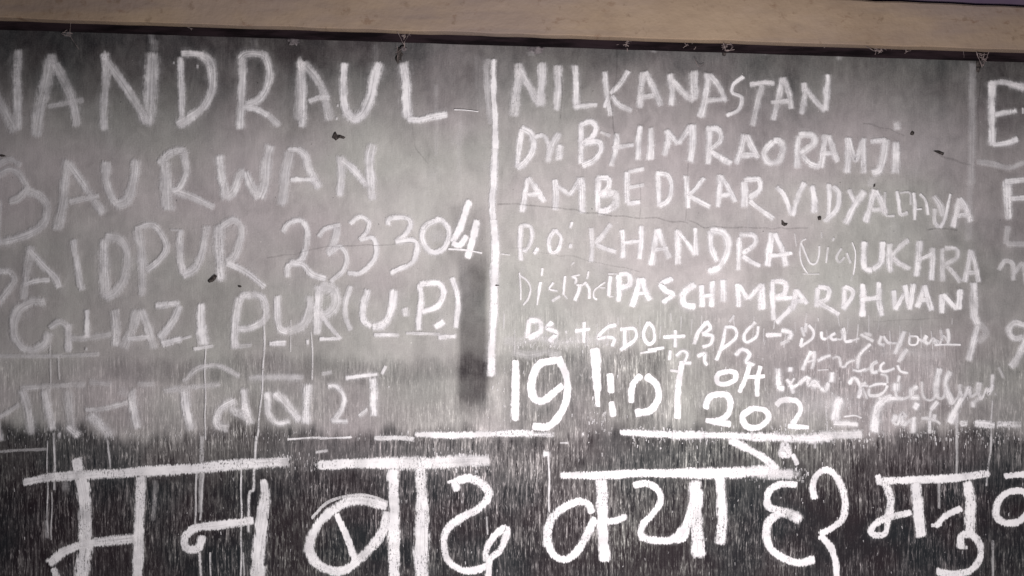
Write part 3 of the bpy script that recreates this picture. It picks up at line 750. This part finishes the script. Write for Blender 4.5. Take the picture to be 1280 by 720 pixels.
# soft smears where writing was rubbed out
def smears():
    rs = random.Random(11)
    R = Ribbons()
    spots = [(300, 395, 440, .16), (640, 180, 700, .1), (700, 250, 820, .1), (880, 300, 960, .1), (40, 330, 140, .1), (130, 300, 330, .1)]
    for k in range(46):
        x = rs.uniform(0, 1280); y = rs.uniform(150, 440); L = rs.uniform(20, 80); w = rs.uniform(8, 34)
        dx = rs.uniform(-.3, .3)*L; dy = rs.uniform(.3, 1)*L
        R.stroke([(x, y), (x+dx*.5, y+dy*.5), (x+dx, y+dy)], w, w, rs.uniform(.04, .10), 1.0, .3)
    for x in range(630, 1200, 13):
        y = 402+rs.uniform(-14, 14)
        R.stroke([(x, y), (x+rs.uniform(-2, 2), y+rs.uniform(8, 30))], 2.2, 2.2, rs.uniform(.2, .5), .7, .5)
    for (x0, x1, y, w, o) in [(630, 760, 425, 16, .25), (1100, 1180, 440, 14, .15), (960, 1080, 505, 40, .12), (870, 1060, 500, 30, .08),
                              (640, 700, 440, 14, .3), (940, 1000, 592, 10, .3)]:
        n = int((x1-x0)/26)+1
        R.stroke([(x0+(x1-x0)*i/n, y+rs.uniform(-4, 4)) for i in range(n+1)], w, w, o, .9, .6)
    # smears along the top edge of the board
    for (x, y, w, h, o_) in [(190, 44, 13, 22, .16), (194, 58, 18, 14, .2), (318, 55, 16, 12, .12), (816, 61, 18, 6, .2), (1048, 73, 12, 7, .2), (955, 66, 14, 5, .15), (600, 105, 24, 70, .08), (545, 150, 9, 90, .1), (575, 190, 10, 80, .1), (668, 60, 20, 4, .3), (664, 68, 14, 3, .2), (470, 70, 12, 30, .08), (85, 42, 10, 8, .2)]:
        R.stroke([(x, y-h/2), (x+rs.uniform(-2, 2), y+h/2)], w, w*.8, o_, .95, .5)
    # flecks: crumbs of chalk caught on the rough lower part
    def flecks(x0, x1, y, sp, n, wmax, o0, o1):
        for k in range(n):
            x = rs.uniform(x0, x1); yy = rs.gauss(y, sp); w = rs.uniform(.8, wmax)
            R.stroke([(x, yy), (x+rs.uniform(-.8, .8), yy+rs.uniform(1, 4.5))], w, w*.7, rs.uniform(o0, o1), .6, .4)
    flecks(0, 340, 541, 5.5, 230, 2.0, .12, .5); flecks(340, 640, 541, 5, 70, 1.8, .2, .7)
    flecks(640, 760, 428, 5, 70, 2.4, .4, 1); flecks(735, 765, 520, 16, 45, 2.6, .4, 1); flecks(640, 800, 470, 30, 60, 2, .3, .8)
    flecks(790, 1090, 543, 6, 320, 2.8, .5, 1.1); flecks(1090, 1300, 541, 7, 170, 2.4, .3, .9)
    flecks(930, 1010, 592, 5, 110, 2.4, .4, 1); flecks(540, 612, 575, 7, 110, 2.6, .5, 1.1); flecks(330, 400, 576, 7, 70, 2.2, .3, .8)
    flecks(1040, 1240, 505, 22, 120, 2.2, .2, .7); flecks(610, 640, 500, 30, 40, 2, .3, .8); flecks(900, 1080, 470, 30, 110, 2.0, .2, .7)
    flecks(0, 1280, 640, 60, 260, 1.6, .2, .8)
    o = R.build('chalk_smear', M_chalk, board); o['label'] = 'faint rubbed out chalk smears'
    o['kind'] = 'stuff'
smears()

# ------------------------------------------------------------------ cracks, chips, holes in the board
def crack(pts, w, op, jit=1.2):
    R = Ribbons(); rs = random.Random(int(pts[0][0]*7+pts[0][1]))
    Q = []
    for i in range(len(pts)-1):
        a, b = np.array(pts[i], float), np.array(pts[i+1], float); n = max(1, int(np.linalg.norm(b-a)/9))
        for k in range(n): Q.append(a+(b-a)*k/n+np.array([0, rs.uniform(-jit, jit)]))
    Q.append(np.array(pts[-1], float))
    R.stroke(Q, w, w, op*.32, 1.0, 1.0); R.build('crack', M_crack, board)
crack([(622, 254), (660, 257), (720, 264), (770, 270), (822, 275), (860, 279)], 2.2, .75)
crack([(858, 276), (880, 284), (965, 286), (1010, 285)], 2.2, .6)
crack([(800, 225), (800, 262), (799, 275)], 2.0, .4)
crack([(860, 200), (858, 240), (856, 278)], 2.0, .45)
crack([(335, 323), (370, 317), (412, 309), (470, 306), (520, 304)], 1.8, .6)
crack([(701, 95), (703, 125), (701, 150)], 2.6, .7)
crack([(771, 60), (770, 100), (764, 130), (768, 165), (772, 175)], 2.2, .55)
crack([(1078, 155), (1110, 163), (1130, 170)], 2.4, .6)
crack([(1170, 192), (1190, 200), (1212, 207)], 3, .55)
crack([(514, 150), (520, 185), (535, 205)], 2, .35)
crack([(640, 310), (720, 322), (800, 340)], 2, .35)
crack([(1158, 286), (1195, 289)], 2.6, .6)
crack([(1090, 402), (1170, 398)], 2, .3)
crack([(1225, 92), (1222, 140), (1222, 180)], 3, .4)
def chip(px, py, pts, d=.0012):
    """a flaked-off spot: ragged rim raised 1.2 mm round a sunken dark floor"""
    n = len(pts); V = []; F = []
    for (x, y) in pts: V.append(((x)/1000, -.0030, -(y)/1000))
    V.append((0, -.0042, 0))
    for (x, y) in pts: V.append((x*1.12/1000, -.0005, -y*1.12/1000))
    for i in range(n):
        j = (i+1) % n
        F.append((i, n, j)); F.append((i, j, n+1+j, n+1+i))
    me = bpy.data.meshes.new('chip'); me.from_pydata(V, [], F)
    p = P(px, py)
    return link('chip', me, M_chip, board, (p[0]-BO[0], 0, p[2]-BO[2]))
def ragged(rx, ry, n, seed):
    rs = random.Random(seed)
    return [(rx*math.cos(6.283*i/n)*rs.uniform(.55, 1.2), ry*math.sin(6.283*i/n)*rs.uniform(.55, 1.2)) for i in range(n)]
chip(422, 171.5, [(-6, 1), (-4, -4), (-2, -6), (0, -2), (4, -2), (9, 0), (7, 2), (2, 1), (-2, 4), (-4, 2)])
chip(500, 68, ragged(3.5, 8, 11, 2)); chip(497, 74, ragged(2, 5, 9, 5))
chip(266, 349, [(-5, 2), (-2, -1), (3, -6), (6, -4), (4, 0), (0, 3), (-4, 4)])
chip(980, 279.5, [(-3, 1), (-3, -4), (-1, 0), (4, 0), (3, 2), (0, 3)])
chip(1024, 273, ragged(2.6, 3, 8, 3)); chip(1140, 167, ragged(2.6, 2.8, 9, 8)); chip(1173, 191, [(-6, -2), (-1, -2), (6, 1), (5, 3), (0, 1)])

chip(1092, 232, ragged(1.6, 2.6, 7, 7))
chip(4, 195, ragged(4, 1.2, 8, 12));
chip(905, 64, ragged(2.6, 6, 8, 20));
chip(1222, 84, ragged(2.4, 9, 9, 22)); chip(621, 356.5, ragged(3, 1.2, 7, 23)); chip(300, 358, ragged(2, 1.2, 7, 24))

# ------------------------------------------------------------------ dabs of plaster and dusty cobwebs along the top
def dab(px, py, rx, ry, label, seed):
    rs = random.Random(seed); n = 16; V = [(0, -.0055, 0)]; F = []
    for ring, (s_, y) in enumerate(((.55, -.0048), (1.0, -.0012))):
        for i in range(n):
            a = 6.283*i/n; k = s_*rs.uniform(.68, 1.15)
            V.append((rx*math.cos(a)*k/1000, y-rs.uniform(0, .0008), ry*math.sin(a)*k/1000))
    for i in range(n):
        j = (i+1) % n
        F.append((0, 1+j, 1+i)); F.append((1+i, 1+j, 1+n+j, 1+n+i))
    me = bpy.data.meshes.new('plaster_dab'); me.from_pydata(V, [], F)
    p = P(px, py); o = link('plaster_dab', me, M_dab, None, (p[0], -.0, p[2])); tag(o, label, 'plaster dab', 'dabs of plaster under the rail')
dab(368, 51, 8, 7, 'small pale plaster dab under the rail above the U of the top line', 1)
dab(670, 61, 12, 7, 'grey plaster dab below the rail right of the upright white line', 2)
dab(504, 61, 5, 4, 'pale lump beside the black hole above the L', 6)

def cobweb(px, py, label, threads, seed, clump=3):
    """threads run from the rail to the board; each is a thin three-sided tube with dust clots"""
    rs = random.Random(seed); root = P(px, py, .012)
    V = []; F = []
    def tube(a, b, r, sag):
        b0 = len(V); n = 6
        for i in range(n+1):
            t = i/n; c = [a[k]+(b[k]-a[k])*t for k in range(3)]; c[2] -= sag*4*t*(1-t)
            c[0] += rs.uniform(-.0004, .0004); rr = r*rs.uniform(.5, 1.5)
            for k in range(3):
                an = 2.09*k; V.append((c[0]+rr*math.cos(an)-root[0], c[1]-rr*.5*math.sin(an)-root[1], c[2]+rr*math.sin(an)-root[2]))
            if i:
                for k in range(3):
                    q = b0+3*(i-1); F.append((q+k, q+(k+1) % 3, q+3+(k+1) % 3, q+3+k))
    for (x0, y0, x1, y1, r) in threads:
        r *= .62
        tube(P(px+x0, py+y0, rs.uniform(.012, .03) if y0 < 0 else .011), P(px+x1, py+y1, rs.uniform(.0045, .011)), r/1000, rs.uniform(0, .001))
    for k in range(clump):
        x, y = rs.uniform(-5, 5), rs.uniform(-3, 5)
        for j in range(4):
            tube(P(px+x, py+y, .0115), P(px+x+rs.uniform(-4, 4), py+y+rs.uniform(-3, 3), .011), rs.uniform(.2, .45)/1000, 0)
    me = bpy.data.meshes.new('cobweb'); me.from_pydata(V, [], F)
    o = link('cobweb', me, M_web, None, root); tag(o, label, 'cobweb', 'cobwebs under the beam')
cobweb(85, 42, 'thin dusty cobweb in the dark gap at the far left', [(-8, 0, 4, 3, .6), (4, -20, 2, 3, .4), (2, 2, 14, 20, .3)], 1, 4)
cobweb(505, 48, 'forked cobweb threads hanging over the black hole above the L', [(-8, -8, 0, 8, .45), (7, -7, 0, 6, .4), (0, 4, 1, 16, .7), (3, -14, 8, -3, .35), (-10, 18, 0, 10, .4), (-8, 10, -8, 28, .4)], 2, 3)
cobweb(783, 52, 'single wispy cobweb on the rail above the K of the right top line', [(-12, 4, 0, 0, .6), (0, 0, 1, 12, .8)], 3, 3)
cobweb(862, 54, 'curled cobweb strand on the rail above the second N', [(-6, 0, 5, 8, .8), (5, 8, 8, 4, .7), (6, 20, 12, 30, .5), (12, 30, 18, 26, .5)], 4, 3)
cobweb(910, 58, 'small matted cobweb below the rail above the S', [(-6, -4, -2, 6, .9), (-3, 0, 8, 2, 1.3), (-4, 5, 8, 4, 1.2), (2, -8, 6, 2, .7)], 5, 6)
cobweb(1100, 60, 'wide ragged cobweb across the rail near the right, biggest of them', [(-18, -3, -6, 4, .9), (-8, 3, 8, 1, 1.1), (6, 1, 20, -4, .8), (-4, -2, -6, 8, .7), (16, -6, 14, 4, .5), (-28, -6, -14, 0, .6), (0, 3, 10, 4, .8)], 6, 8)
cobweb(1132, 61, 'short upright cobweb just right of the wide ragged one', [(0, -6, 1, 8, 1.3), (-4, -5, 0, 2, .7)], 7, 3)
cobweb(1204, 64, 'thin upright cobweb thread left of the drooping one at the right', [(0, -6, 1, 8, .6), (-4, -6, -1, -2, .4)], 8, 1)
cobweb(1230, 70, 'drooping triangular cobweb over the faint line at the right', [(-10, -6, -2, 14, .9), (8, -10, -1, 12, .8), (-8, -4, 5, -2, .8), (-5, 2, 4, 1, .7), (0, -4, -2, 12, .6), (6, -14, 8, -4, .6)], 9, 5)
cobweb(1033, 56, 'tiny white cobweb tuft on the rail right of the last N', [(-3, 4, 0, -3, .8), (0, -3, 4, -6, .5)], 10, 2)
cobweb(240, 32, 'pale tuft of cobweb stuck to the rail above the D', [(-6, 2, 4, 0, .5), (2, 0, 5, 7, .4)], 12, 2)
